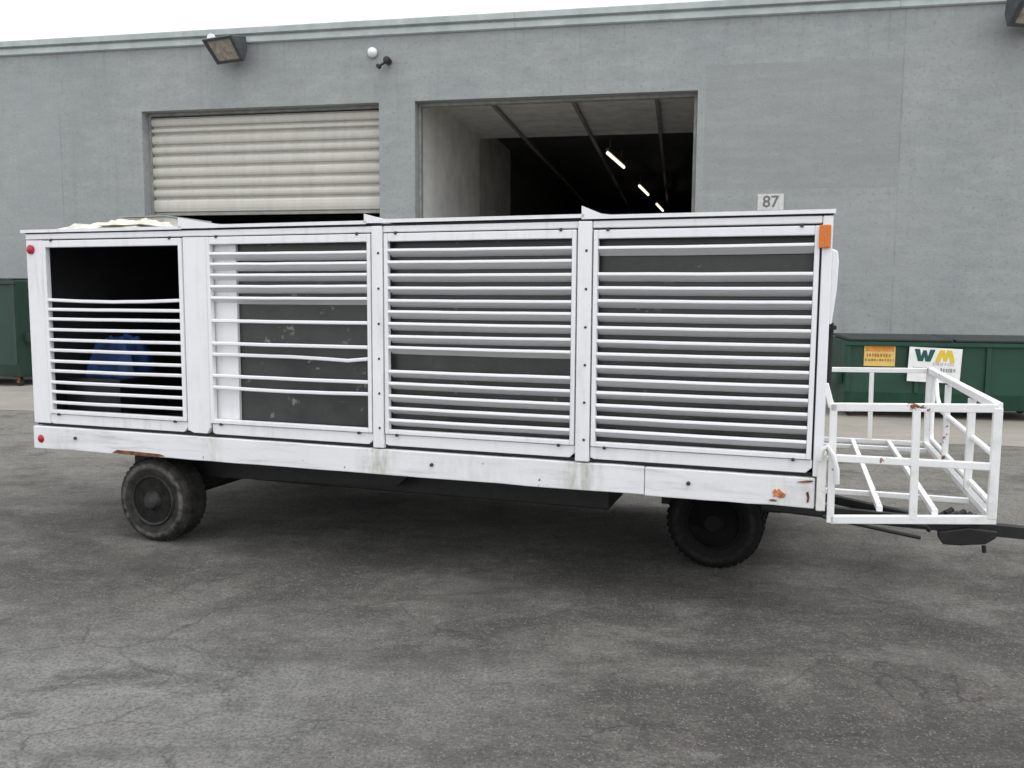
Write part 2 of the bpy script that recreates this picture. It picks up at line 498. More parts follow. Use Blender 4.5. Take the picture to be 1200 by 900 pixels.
ap = MB()
ap.grid(lambda a, b: (-34 + 68 * a, (-4.3 - .9 * (a - .5) + .12 * math.sin(a * 23) + .07 * math.sin(a * 61)) * (1 - b) - .002 * b, .004), 60, 2)
apo = ap.build("concrete_apron", M_APRON, kind='structure')
apo.matrix_world = BM

D1 = (-7.03, -2.41); D2 = (-1.755, 3.064); DT = 5.035; WT = 6.22; TH = .36
wl = MB()
for x0, x1, z0, z1 in [(-30, D1[0], 0, WT), (D1[0], D1[1], DT, WT), (D1[1], D2[0], 0, WT), (D2[0], D2[1], DT, WT), (D2[1], 26, 0, WT)]:
    wl.box(x0, x1, 0, TH, z0, z1)
wl.build("wall", M_WALL, WH)
MB().box(-30, -29.8, TH, 26, 0, WT).box(25.8, 26, TH, 26, 0, WT).box(-29.8, 25.8, 25.8, 26, 0, WT).build("outer_wall", M_WALL, WH)
MB().box(-30, 26, .02, 26, WT, WT + .08).build("roof", M_COPING, WH)
cp = MB()
prof = [(.03, 6.15), (-.03, 6.15), (-.06, 6.165), (-.06, 6.255), (-.03, 6.268), (-.03, 6.285), (-.11, 6.298), (-.12, 6.39), (-.10, 6.41), (.30, 6.41), (.30, 6.302), (.03, 6.302)]
xs = [-30, -24.2, -18.1, -12.1, -6.05, 0.02, 6.1, 12.2, 18.2, 26]
for i in range(len(xs) - 1):
    MB().prism(prof, 'x', xs[i] + .002, xs[i + 1] - .002).build("coping", M_COPING, WH)
# door frames: steel angles round each opening
for (a, b_) in (D1, D2):
    MB().box(a + .001, a + .05, .20, .33, 0, DT - .05).box(b_ - .05, b_ - .001, .20, .33, 0, DT - .05).box(a + .001, b_ - .001, .20, .33, DT - .05, DT - .001).build("door_frame", M_TRIM, WH, bevel=.004)
# roller shutter, half lowered
RS = part_empty("roller_shutter", WH)
sl_h = .118
def roller_slat(z0, z1):
    h = z1 - z0
    pr = [(.285, z0), (.284, z0 + .016), (.232, z0 + .036), (.216, z0 + h * .35), (.212, z0 + h * .55), (.218, z0 + h * .78), (.236, z1 - .030), (.284, z1 - .014), (.285, z1), (.30, z1), (.30, z0)]
    return MB().prism(pr, 'x', D1[0] + .055, D1[1] - .055)
edges = [3.19, 3.47, 3.655, 3.85, 4.06, 4.268, 4.447, 4.655, 4.775, 4.97]
for i in range(len(edges) - 1):
    o = roller_slat(edges[i], edges[i + 1] - .003).build("slat", M_ROLLER, RS)
MB().box(D1[0] + .055, D1[1] - .055, .22, .29, 3.15, 3.188).build("bottom_bar", M_TRIM, RS)
MB().box(D1[0] + .06, D1[1] - .06, .40, .7, 4.6, 5.0).build("shutter_box", M_BEAM, RS)
# interior
MB().box(-29.8, 25.8, TH, 25.8, .006, .02).build("floor", M_FLOOR, WH)
MB().box(-2.0, -1.80, TH + .002, 5.2, .02, 5.69).build("inner_wall_falloff", M_INWALL, WH)  # one inner wall, stepped white to dark to paint daylight fading inwards
MB().box(-2.0, -1.802, 5.203, 9.0, .02, 5.69).build("inner_wall_falloff", M_INSHADE, WH)
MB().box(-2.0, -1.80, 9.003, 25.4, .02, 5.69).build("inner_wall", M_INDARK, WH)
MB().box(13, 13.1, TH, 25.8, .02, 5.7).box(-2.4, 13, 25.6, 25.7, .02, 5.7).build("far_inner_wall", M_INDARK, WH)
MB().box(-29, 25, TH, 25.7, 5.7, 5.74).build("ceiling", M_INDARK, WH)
for j in range(8):
    for i in range(7):
        x0 = -2.3 + i * 1.55
        MB().box(x0 + .02, x0 + 1.53, TH + .05 + j * .62, TH + .63 + j * .62, 5.36, 5.40).build("ceiling_panel", M_CEIL, WH)
for i in range(8):
    x0 = -2.3 + i * 1.55
    MB().box(x0 - .035, x0 + .035, TH, 25, 5.30, 5.355).build("ceiling_beam", M_BEAM, WH)
# fluorescent fittings
for n_, (x0, y0, x1, y1) in enumerate([(1.16, 5.4, 1.40, 7.6), (1.63, 11.2, 1.82, 13.4), (2.02, 16.1, 2.20, 18.4)]):
    t = thing("ceiling_light", ["nearest glowing fluorescent strip light seen through the open doorway", "middle glowing fluorescent strip light deep in the open doorway", "farthest and smallest glowing strip light in the open doorway"][n_], "ceiling light", ((x0+x1)/2, (y0+y1)/2, 5.0), 0, "strip lights inside the warehouse", BM)
    dx, dy = (x1-x0)/2, (y1-y0)/2
    MB().tube([(-dx, -dy, .045), (dx, dy, .045)], .03, square=True).build("housing", M_BEAM, t)
    MB().tube([(-dx, -dy, -.03), (dx, dy, -.03)], .034, 8).build("tube", M_TUBE, t)
    for q_ in (-.7, .7): MB().tube([(dx*q_, dy*q_, .12), (dx*q_, dy*q_, .34)], .01).build("hanger", M_BEAM, t)

# ------------------------------------------------------------------ fittings on the wall
def floodlight(x, z, wid, label, yaw):
    t = thing("floodlight", label, "floodlight", (x, -.14, z), yaw, "floodlights under the roof edge", BM)
    h = wid * .5
    # housing: a wedge, glass facing down and outwards
    back = [(-h*.80, -.06, .20), (h*.80, -.06, .20), (h*.80, -.03, -.04), (-h*.80, -.03, -.04)]
    front = [(-h, -.50, .10), (h, -.50, .10), (h*.92, -.16, -.24), (-h*.92, -.16, -.24)]
    MB().add(back + front, [(3,2,1,0), (0,1,5,4), (1,2,6,5), (2,3,7,6), (3,0,4,7), (4,5,6,7)]).build("housing", M_FLOOD, t, bevel=.012)
    # frame and glass lie on the slanted face
    nrm = (Vector(front[1]) - Vector(front[0])).cross(Vector(front[3]) - Vector(front[0])).normalized()
    if nrm.z > 0: nrm = -nrm
    c4 = [Vector(p) for p in front]; ctr = sum(c4, Vector()) / 4
    inn = [ctr + (p - ctr) * .80 for p in c4]
    outer = [p + nrm * .002 for p in c4]
    o2 = [p + nrm * .028 for p in c4]; i2 = [p + nrm * .028 for p in inn]; i1 = [p + nrm * .002 for p in inn]
    fr = MB()
    for i in range(4):
        j = (i + 1) % 4
        fr.add([outer[i], outer[j], o2[j], o2[i]], [(0,1,2,3)]); fr.add([o2[i], o2[j], i2[j], i2[i]], [(0,1,2,3)]); fr.add([i2[i], i2[j], i1[j], i1[i]], [(0,1,2,3)])
    fr.build("frame", M_FLOOD, t)
    MB().add([p + nrm * .010 for p in inn] + [p + nrm * .004 for p in inn], [(0,1,2,3), (7,6,5,4), (0,4,5,1), (1,5,6,2), (2,6,7,3), (3,7,4,0)]).build("glass", M_LENS, t)
    MB().box(-h*.22, h*.22, -.05, .14, .02, .14).build("mounting_arm", M_FLOOD, t, bevel=.008)
    MB().lathe([(.0, -.02), (.075, -.02), (.075, .03), (.0, .03)], (-h*.98, -.30, .17), 'y', 14).build("photocell", M_WHITEPL, t, True)
    return t
floodlight(-5.00, 6.00, .66, "dark floodlight tilted down under the roof edge above the lowered shutter", R(-14))
floodlight(7.86, 5.93, 1.0, "large dark floodlight at the far right roof edge of the wall", R(22))

t = thing("dome_lamp", "small round white lamp on the wall between the two dock doors", "wall lamp", (-2.511, -.01, 5.881), 0, None, BM)
MB().lathe([(.0, -.10), (.045, -.092), (.075, -.065), (.088, -.025), (.088, .0)], (0, 0, 0), 'y', 20).build("diffuser", M_WHITEPL, t, True)
MB().lathe([(.098, -.02), (.098, .01), (.0, .01)], (0, 0, 0), 'y', 20).build("base_ring", M_WALL, t, True)
t = thing("security_camera", "small black security camera beside the round white lamp", "security camera", (-2.232, -.01, 5.70), 0, None, BM)
MB().tube([(.0, .01, .0), (.0, -.10, -.01), (-.10, -.12, -.07)], .02, 8).build("arm", M_BLACKPL, t, True)
MB().lathe([(.0, -.17), (.05, -.16), (.065, -.12), (.06, .0), (.0, .01)], (.02, -.02, .01), 'y', 16).build("camera_body", M_BLACKPL, t, True)
MB().lathe([(.0, -.05), (.035, -.045), (.04, .03), (.0, .035)], (-.13, -.12, -.085), 'y', 12).build("sensor", M_BLACKPL, t, True)

t = thing("number_plate", "small white plate with dark digits on the grey wall above the cart", "number plate", (4.268, -.006, 3.215), 0, None, BM)
MB().box(-.205, .205, -.006, .006, -.13, .13).build("plate", M_PLATE, t)
inst(text_mesh("87", .26, M_LETDARK, .001, .004), "digits", t, (0, -.008, .0), (R(90), 0, 0))

# ------------------------------------------------------------------ dumpsters (local: x along the wall, y inwards)
def dumpster(name, label, x0, y0, wid, dep, h, mat, zb=.14, sidebar=True):
    t = thing(name, label, "dumpster", (x0, y0, 0), 0, None, BM)
    hb = h - .02
    MB().prism([(.05, zb), (0, zb + .22), (0, hb), (dep, h), (dep, zb)], 'x', 0, wid).build("body", mat, t, bevel=.012)
    for q in [i * (wid - .06) / 3 for i in range(4)]:
        MB().box(q, q + .06, -.035, -.002, zb + .22, hb - .06).build("rib", mat, t, bevel=.006)
    MB().box(-.02, wid + .02, -.05, -.001, hb - .06, hb).build("top_rim", mat, t, bevel=.008)
    for q in (0, 1):
        a, b_ = q * wid / 2 + .01, (q + 1) * wid / 2 - .01
        MB().add([(a, -.06, hb + .005), (b_, -.06, hb + .005), (b_, dep, h + .01), (a, dep, h + .01), (a, -.06, hb + .045), (b_, -.06, hb + .045), (b_, dep, h + .05), (a, dep, h + .05)],
                 [(0,3,2,1), (4,5,6,7), (0,1,5,4), (1,2,6,5), (2,3,7,6), (3,0,4,7)]).build("lid", M_LID, t, bevel=.012)
    for xx in (-.09, wid + .005):
        MB().box(xx, xx + .085, .15, dep - .1, h * .42, h * .42 + .16).build("fork_pocket", mat, t, bevel=.006)
    for xx in (.12, wid - .12):
        for yy in (.16, dep - .14):
            c_ = part_empty("caster", t, (xx, yy, 0))
            MB().lathe([(.0, -.03), (.06, -.03), (.075, -.018), (.075, .018), (.06, .03), (.0, .03)], (0, 0, .079), 'y', 16).build("caster_wheel", M_TYRE, c_, True)
            MB().box(-.03, .03, -.045, -.034, .06, zb).box(-.03, .03, .034, .045, .06, zb).box(-.06, .06, -.06, .06, zb - .012, zb - .001).build("fork", M_RUST, c_)
    return t
DR = dumpster("dumpster", "dark green dumpster with a white sign behind the front cage of the cart", 5.14, -2.15, 2.75, 1.15, 1.085, M_GREEN)
DL = dumpster("dumpster", "faded green dumpster against the wall at the left edge behind the cart", -10.6, -1.45, 1.95, 1.2, 1.90, M_GREEN2, .18)
# plates on the near dumpster
def bits(n, x0, x1, z, h, y, mat, parent, seed):
    rnd = random.Random(seed); m = MB(); x = x0
    while x < x1:
        wv_ = rnd.uniform(.012, .03); 
        m.box(x, min(x + wv_, x1), y, y + .003, z - h * rnd.uniform(.35, .5), z + h * rnd.uniform(.35, .5)); x += wv_ + rnd.uniform(.006, .02)
    o = m.build("fine_print", mat, parent, kind='stuff'); return o
P1 = MB().box(5.375-5.14, 5.78-5.14, -.016, -.004, .725, 1.015).build("yellow_sign_plate", M_SIGNY, DR)
MB().box(5.395-5.14, 5.76-5.14, -.0195, -.0165, .93, 1.0).build("sign_band", M_ORANGE, P1)
bits(0, .27, .60, .875, .05, -.0195, M_LETBROWN, P1, 3)
bits(0, .25, .62, .81, .035, -.0195, M_LETBROWN, P1, 5)
P2 = MB().box(-.335, .335, -.006, .006, -.235, .235).build("white_sign_plate", M_SIGNW, DR)
P2.location = (6.275 - 5.14, -.06, .755); P2.rotation_euler = (0, R(2.2), 0)
WPTS = [(0, 1), (.25, 1), (.335, .42), (.42, .92), (.58, .92), (.665, .42), (.75, 1), (1, 1), (.80, 0), (.555, 0), (.50, .40), (.445, 0), (.20, 0)]
MB().prism([(-.27 + x_ * .265, .045 + z_ * .165) for x_, z_ in WPTS], 'y', -.0095, -.0065).build("letter", M_LETGREEN, P2)
MB().prism([(.0 + x_ * .255, .045 + (1 - z_) * .165) for x_, z_ in WPTS], 'y', -.0095, -.0065).build("letter", M_LETGOLD, P2)
bits(0, -.02, .24, .02, .05, -.0095, M_LETPINK, P2, 8)
bits(0, .08, .27, -.06, .055, -.0095, M_LETGREY, P2, 11)
bits(0, -.27, -.10, -.05, .04, -.0095, M_LETPINK, P2, 13)

# ------------------------------------------------------------------ the cart (local: x to the front, y away from the camera, z up)
TH_T, L, W = .3219, 5.0187, 2.2
dT = Vector((math.cos(TH_T), -math.sin(TH_T), 0))
O_T = Vector((1.5324, 4.1611, 0)) - dT * L
TM = Matrix.Translation(O_T) @ Matrix.Rotation(-TH_T, 4, 'Z')
C = thing("cargo_cart", "long white slatted cargo cart with four louvred panels on black wheels", "cart", O_T, -TH_T)

# deck
def wavy_box(x0, x1, y0, y1, z0, z1, n, amp, seed):
    rnd = random.Random(seed); m = MB(); ring = []
    for i in range(n + 1):
        x = x0 + (x1 - x0) * i / n
        a = [rnd.uniform(-amp, amp) for _ in range(3)]
        ring += [(x, y0 + a[0], z0 + a[1]), (x, y0 + a[0] * .5, z1 + a[2] * .5), (x, y1, z1 + a[2] * .5), (x, y1, z0 + a[1])]
    fs = [(0, 1, 2, 3), (4*n+3, 4*n+2, 4*n+1, 4*n)]
    for i in range(n):
        for j in range(4):
            fs.append((4*i+j, 4*i+(j+1) % 4, 4*i+4+(j+1) % 4, 4*i+4+j))
    return m.add(ring, fs)
wavy_box(0, 4.14, -.012, .045, .585, .735, 26, .0022, 4).build("deck_edge", M_FASCIA, C, bevel=.005)
wavy_box(4.143, 4.985, -.009, .045, .583, .734, 8, .0025, 9).build("deck_edge", M_FASCIA, C, bevel=.005)
MB().box(0, L, W - .045, W, .24, .735).build("far_edge_shade_skirt", M_FASCIA, C)  # far edge lengthened into an unseen skirt that keeps light out below
MB().box(.001, .05, .047, W - .047, .585, .735).build("deck_end", M_FASCIA, C)
MB().box(L - .05, L - .001, .047, W - .047, .585, .735).build("deck_end", M_FASCIA, C)
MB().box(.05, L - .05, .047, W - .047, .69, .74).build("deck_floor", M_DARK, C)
MB().box(.01, L - .01, .02, W - .02, .7405, .757).build("gap_shade_strip", M_BLACK, C)  # black filler painting the shadow in the gap between deck and box
# chipped and rusty patches on the deck edge: thin plates that stand where the photo shows them
MB().prism([(.66, .592), (.78, .588), (1.02, .586), (1.08, .596), (1.04, .606), (.86, .611), (.70, .613)], 'y', -.0165, -.012).build("rust_patch", M_RUST, C, label="rusty bare strip on the deck edge above the rear wheel")
M_PEEL = simple("orange_peel", (.55, .19, .07), .6, 0, .35, 45)
MB().prism([(4.785, .650), (4.796, .668), (4.808, .662), (4.815, .672), (4.832, .655), (4.850, .645), (4.842, .628), (4.822, .624), (4.806, .632), (4.790, .628), (4.794, .640)], 'y', -.0135, -.006).build("peeling_reflector", M_PEEL, C)
MB().prism([(4.945, .66), (4.955, .668), (4.962, .64), (4.958, .615), (4.949, .61), (4.951, .635)], 'y', -.0135, -.006).build("rust_patch", M_RUST, C)
MB().prism([(4.90, .712), (4.94, .722), (4.975, .724), (4.97, .716), (4.93, .708)], 'y', -.0135, -.006).build("rust_patch", M_RUST, C)
MB().prism([(4.77, .612), (4.79, .616), (4.81, .611), (4.805, .606), (4.78, .605)], 'y', -.0135, -.006).build("rust_patch", M_RUST, C)
for x_, z_ in ((.36, .67), (2.93, .665), (4.37, .665)):
    MB().lathe([(.0, -.024), (.010, -.022), (.011, -.006), (.0, -.006)], (x_, 0, z_), 'y', 10).build("deck_bolt", M_SCREW, C)

# box body
MB().box(.003, .142, -.004, .05, .757, 1.972).build("corner_post", M_WHITE, C, bevel=.006)
MB().prism([(1.256, .772), (1.30, .757), (1.40, .757), (1.428, .80), (1.428, 1.972), (1.256, 1.972)], 'y', -.004, .05).build("post", M_WHITE, C, bevel=.004)
for a_, b_ in ((2.560, 2.628), (3.766, 3.842)):
    MB().box(a_, b_, -.016, .05, .742, 2.0125).build("post", M_WHITE, C, bevel=.005)
    rv = MB()
    for i in range(6):
        rv.lathe([(.0, -.021), (.007, -.019), (.008, -.014), (.0, -.014)], ((a_+b_)/2 + .01, 0, .86 + i * .2), 'y', 8)
    rv.build("rivets", M_SCREW, C, kind='stuff')
MB().box(4.972, L, -.010, .05, .742, 2.0125).build("corner_post", M_WHITE, C, bevel=.006)
for a_, b_ in ((.145, 1.25), (1.44, 2.556), (2.632, 3.762), (3.846, 4.968)):
    MB().prism([(a_, .765), (a_ + .02, .757), (b_ - .03, .757), (b_, .785), (b_, .822), (a_, .822)], 'y', 0.0, .05).build("sill_panel", M_WHITE, C, bevel=.004)
for a_, b_ in ((.003, 2.558), (2.630, 3.764), (3.844, 4.970)):
    MB().box(a_, b_, -.006, .05, 1.977, 2.0125).build("top_rail", M_WHITE, C, bevel=.005)
# sides, ends and inner lining that close the box
MB().box(.0, L, W - .03, W, .757, 2.012).build("far_wall", M_WHITE, C)
MB().box(.003, .03, .052, W - .032, .757, 2.012).build("rear_wall", M_WHITE, C)
MB().box(L - .03, L - .002, .052, W - .032, .757, 2.012).build("front_wall", M_WHITE, C)
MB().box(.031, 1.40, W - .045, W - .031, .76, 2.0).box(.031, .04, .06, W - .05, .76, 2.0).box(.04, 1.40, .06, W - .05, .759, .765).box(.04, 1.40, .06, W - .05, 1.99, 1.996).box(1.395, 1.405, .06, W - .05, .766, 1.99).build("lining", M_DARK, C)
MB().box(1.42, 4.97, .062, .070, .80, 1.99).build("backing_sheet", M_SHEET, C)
MB().box(1.447, 1.612, .038, .060, .80, 1.97).build("inner_post", M_WHITE, C)

# roof sheets with curled corners
def roof_sheet(x0, x1, h, wx, name="roof_sheet"):
    def top(a, b):
        x = x0 + (x1 - x0) * a; y = -.017 + (W + .034) * b
        lift = h * max(0, 1 - (x - x0) / wx) * max(0, 1 - (y + .017) / .55) if h else 0
        return (x, y, 2.040 + lift)
    m = MB(); n, q = 24, 8
    m.grid(top, n, q)
    m.grid(lambda a, b: tuple(Vector(top(a, b)) - Vector((0, 0, .010))), n, q)
    # turned-down lip on the near edge and returns at both ends
    m.grid(lambda a, b: (top(a, 0)[0], top(a, 0)[1], top(a, 0)[2] * (1 - b) + 2.020 * b), n, 1)
    m.grid(lambda a, b: tuple(Vector(top(0, a)) - Vector((0, 0, .012 * b))), q, 1)
    m.grid(lambda a, b: tuple(Vector(top(1, a)) - Vector((0, 0, .012 * b))), q, 1)
    return m.build(name, M_WHITE, C)
roof_sheet(-.026, 1.262, .0, .3)
roof_sheet(1.238, 2.53, .046, .30).location = (0, 0, .004)
roof_sheet(2.516, 3.80, .034, .12).location = (0, 0, .009)
roof_sheet(3.785, 5.028, .050, .12).location = (0, 0, .002)
MB().box(.0, L, .0, W, 2.014, 2.024).build("roof_deck", M_DARK, C)

# louvred panels
LIPZ = [(-.012, -.006), (-.013, .001), (-.010, .007), (-.004, .0095), (.006, .009), (.006, .006), (-.006, .003), (-.006, -.003), (.047, -.036), (.046, -.039), (-.007, -.008)]
def louvre_mesh(w_, name, bend=None, deep=True, seed=0):
    rnd = random.Random(seed)
    n = 8
    prof = LIPZ if deep else [(-.011, -.006), (-.011, .006), (-.006, .0105), (.004, .0105), (.009, .006), (.009, -.006), (.004, -.0105), (-.006, -.0105)]
    m = MB(); k_ = len(prof); vs = []
    for i in range(n + 1):
        a = i / n
        dz = -.0022 * math.sin(a * math.pi) * rnd.uniform(.2, 1)
        dy = 0
        if bend: dz += bend(a)[0]; dy += bend(a)[1]
        vs += [(w_ * a, p[0] + dy, p[1] + dz) for p in prof]
    fs = [(i*k_+j, i*k_+(j+1) % k_, (i+1)*k_+(j+1) % k_, (i+1)*k_+j) for i in range(n) for j in range(k_)]
    fs += [tuple(range(k_)), tuple(n*k_+j for j in range(k_-1, -1, -1))]
    return m.add(vs, fs).mesh(name, M_SLAT, True)
def louvre_panel(x0, x1, z0, z1, slats, deep, seed, special=None):
    fw = .024
    P = MB()
    P.box(x0, x0 + fw, -.013, .026, z0, z1).box(x1 - fw, x1, -.013, .026, z0, z1)
    P.box(x0 + fw, x1 - fw, -.012, .026, z0, z0 + .026).box(x0 + fw, x1 - fw, -.012, .026, z1 - .045, z1)
    p = P.build("louvre_panel", M_WHITE, C, bevel=.004)
    rnd = random.Random(seed)
    variants = [louvre_mesh(x1 - x0 - 2 * fw - .002, "slat", None, deep, seed * 10 + i) for i in range(4)]
    for i, z in enumerate(slats):
        me = variants[rnd.randrange(4)]
        if special and i in special: me = louvre_mesh(x1 - x0 - 2 * fw - .002, "slat", special[i], False, seed * 10 + 5 + i)
        inst(me, "slat", p, (x0 + fw + .001, rnd.uniform(-.001, .001), z + rnd.uniform(-.0025, .0025)), (R(rnd.uniform(-4, 4)), R(rnd.uniform(-.18, .18)), 0))
    sc = MB()
    for x_ in (x0 + .075, x1 - .085):
        for z_ in (z0 - .003, z1 + .001):
            sc.lathe([(.0, -.020), (.009, -.018), (.010, -.005), (.0, -.005)], (x_, 0, z_), 'y', 8)
    sc.build("screws", M_SCREW, p, kind='stuff')
    return p
louvre_panel(.150, 1.250, .826, 1.968, [1.584, 1.520, 1.455, 1.388, 1.319, 1.249, 1.179, 1.110, 1.038, .971, .902], False, 1, {0: lambda a: (-.010 * math.sin(a * math.pi) - .004, 0)})
louvre_panel(1.434, 2.552, .826, 1.970, [1.870, 1.808, 1.739, 1.671, 1.600, 1.463, 1.324, 1.258, 1.122, 1.052], True, 2,
             {7: lambda a: (-.004 - .016 * max(0, (a - .55) / .45) + .018 * max(0, (a - .92) / .08), .012 * math.sin(a * math.pi)),
              5: lambda a: (0, 0), 6: lambda a: (0, 0), 8: lambda a: (0, 0), 9: lambda a: (-.005 * math.sin(a * math.pi), 0)})
louvre_panel(2.636, 3.758, .826, 1.970, [1.878, 1.807, 1.736, 1.665, 1.595, 1.528, 1.460, 1.391, 1.324, 1.187, 1.118, 1.047, .977, .907], True, 3)
louvre_panel(3.850, 4.962, .826, 1.966, [1.872, 1.736, 1.667, 1.597, 1.528, 1.458, 1.389, 1.321, 1.252, 1.184, 1.114, 1.046, .981, .915], True, 4)

# markers
for x_, z_, r_ in ((.046, 1.912, .030), (.064, .650, .028)):
    MB().lathe([(.0, -.022), (r_ * .6, -.021), (r_, -.014), (r_, -.003), (.0, -.003)], (x_, 0, z_), 'y', 22).build("red_reflector", M_RED, C, True)
MB().prism([(4.957, 1.858), (5.010, 1.858), (5.010, 1.968), (4.957, 1.968)], 'y', -.030, -.017).build("amber_marker", M_AMBER, C, bevel=.004)

# front wall fittings
MB().prism([(5.020, 1.49), (5.034, 1.49), (5.052, 1.66), (5.056, 1.80), (5.050, 1.85), (5.020, 1.865)], 'y', .12, .85).build("front_hatch", M_WHITE, C, bevel=.012)
MB().tube([(5.045, .45, 1.49), (5.045, .45, 1.12)], .012).tube([(5.045, .60, 1.47), (5.045, .60, 1.10)], .012).box(5.02, 5.07, .42, .63, 1.455, 1.475).build("hatch_rod", M_BLACK, C)
wavy_box(4.992, 5.035, -.028, .10, .575, .86, 1, .001, 2).build("corner_bracket", M_RUSTY, C, bevel=.006)
MB().tube([(5.000, -.036, .83), (5.012, -.045, .885), (5.035, -.048, .905), (5.062, -.045, .86), (5.082, -.04, .79), (5.085, -.03, .72)], .013, 8).build("latch_handle", M_CAGE, C, True)

# front cage
CG = part_empty("front_cage", C)
ra, rb = .018, .015
XA, XB = 5.062, 5.765
def bar(name, pts, r=rb, sq=True):
    MB().tube(pts, r, 8, sq).build(name, M_CAGE, CG, not sq, bevel=.003 if sq else 0)
zt = 1.108
bar("rail", [(XA - .02, 0, zt - .016), (XB, 0, zt + .010)], .019)
bar("rail", [(XA, 0, .842), (XB, 0, .845)], .017)
bar("rail", [(XA, 0, .535), (XB + .018, 0, .596)], .019)
bar("post", [(XA, -.002, .52), (XA - .006, -.002, zt)], .017)
bar("post", [(5.432, -.003, .568), (5.424, -.003, zt)], .017)
bar("post", [(XB, -.002, .60), (XB, -.002, zt + .012)], .019)
bar("brace", [(L - .004, .01, 1.205), (XA - .015, 0, zt - .02)], .014)
bar("rail", [(XA - .02, W, 1.112), (XB, W, 1.125)], .017)
bar("post", [(5.394, W, .59), (5.388, W, 1.11)], .015)
bar("post", [(XB, W, .60), (XB, W, 1.128)], .019)
bar("post", [(XA, W, .59), (XA, W, 1.11)], .015)
bar("rail", [(XA, W, .60), (XB, W, .605)], .016)
bar("rail", [(XB, -.01, zt + .018), (XB, W + .01, 1.13)], .019)
bar("post", [(XB - .003, .60, .62), (XB - .003, .60, 1.10)], .018)
bar("post", [(XB - .003, 1.37, .62), (XB - .003, 1.37, 1.10)], .017)
bar("rail", [(XB + .01, 1.98, 1.105), (XB + .01, 1.88, .975), (XB + .01, 1.70, .905), (XB + .01, .04, .888)], .015, False)
bar("rail", [(XB + .01, 2.06, 1.105), (XB + .01, 2.06, .72), (XB + .01, 2.02, .665), (XB + .01, .10, .655)], .015, False)
bar("rail", [(XB, 0, .605), (XB, W, .605)], .017)
bar("floor_bar", [(5.285, .01, .603), (5.280, W - .02, .603)], .014)
bar("floor_bar", [(5.528, .01, .607), (5.520, W - .02, .607)], .014)
for v_ in (.44, 1.48, 2.02):
    bar("floor_bar", [(XA - .02, v_, .585), (XB - .02, v_, .585)], .014)

# running gear
def wheel(x, y, face, r, wd, rot=0.0, M_T=M_TYRE, M_R=M_RIM):
    """face -1 looks to the camera side"""
    wl_ = part_empty("wheel", C, (x, y, r)); wl_.rotation_euler = (0, 0, rot)
    s_ = face
    pr = [(r*.56, 0), (r*.60, .004), (r*.74, -.014), (r*.88, -.012), (r*.955, .004), (r*.992, .03), (r, wd*.35), (r, wd*.65), (r*.992, wd - .03), (r*.955, wd - .004), (r*.86, wd + .01), (r*.70, wd + .012), (r*.56, wd)]
    MB().lathe([(a, (b if s_ < 0 else wd - b) - wd * 0) for a, b in pr], (0, 0, 0), 'y', 44).build("tyre", M_T, wl_, True)
    tr = MB()
    for i in range(40):
        a = 2 * math.pi * i / 40
        ca, sa = math.cos(a), math.sin(a)
        for y0, y1, sh in ((.022, wd * .44, .03), (wd * .56, wd - .022, -.03)):
            c2, s2 = math.cos(a + sh), math.sin(a + sh)
            hw = .30 * 2 * math.pi * r / 40
            vs = []
            for (cc, ss, yy) in ((ca, sa, y0), (c2, s2, y1)):
                for rr_ in (r - .004, r + .0035):
                    for d_ in (-hw, hw):
                        vs.append((cc * rr_ - ss * d_, yy, ss * rr_ + cc * d_))
            tr.add(vs, [(0,1,3,2), (4,6,7,5), (0,4,5,1), (2,3,7,6), (0,2,6,4), (1,5,7,3)])
    tr.build("tread", M_T, wl_, kind='stuff')
    rp = [(r*.60, .0), (r*.575, -.012), (r*.55, -.008), (r*.52, .03), (r*.47, .06), (r*.30, .065), (r*.26, .05), (r*.0, .05)]
    MB().lathe([(a, b if s_ < 0 else wd - b) for a, b in rp], (0, 0, 0), 'y', 36).build("rim", M_R, wl_, True)
    hp = [(r*.24, .052), (r*.23, -.005), (r*.17, -.03), (.0, -.034)]
    hb_ = MB().lathe([(a, b if s_ < 0 else wd - b) for a, b in hp], (0, 0, 0), 'y', 20)
    for i in range(6):
        a = 2 * math.pi * i / 6 + .3
        q = .050 if s_ < 0 else wd - .050
        hb_.lathe([(.0, -.016 * -s_ if s_ > 0 else -.016), (.013, -.014 if s_ < 0 else .014), (.013, .01), (.0, .01)], (math.cos(a) * r * .37, q, math.sin(a) * r * .37), 'y', 6)
    hb_.build("hub", M_R, wl_, True)
    return wl_
RW = .278
wheel(.905, .065, -1, RW, .20)
wheel(.905, W - .27, 1, RW, .20)
wheel(4.440, .72, -1, .283, .22, R(-3), M_TYRE_SHADED, M_TYRE_SHADED)  # tyre, rim and hub all in the shade-darkened rubber
wheel(4.455, W - .92, 1, .283, .22, R(-3), M_TYRE_SHADED, M_TYRE_SHADED)
MB().tube([(.905, .20, RW), (.905, W - .2, RW)], .045, 12).build("axle", M_BLACK, C, True)
MB().tube([(4.455, .8, .283), (4.455, W - .8, .283)], .045, 12).build("axle", M_BLACK, C, True)
for y_ in (.62, 1.50):
    MB().box(.2, L - .1, y_ - .04, y_ + .04, .50, .69).build("chassis_beam", M_BLACK, C)
for x_ in (.3, 1.5, 2.4, 3.3, 4.9):
    MB().box(x_, x_ + .07, .05, W - .05, .60, .689).build("cross_member", M_BLACK, C)
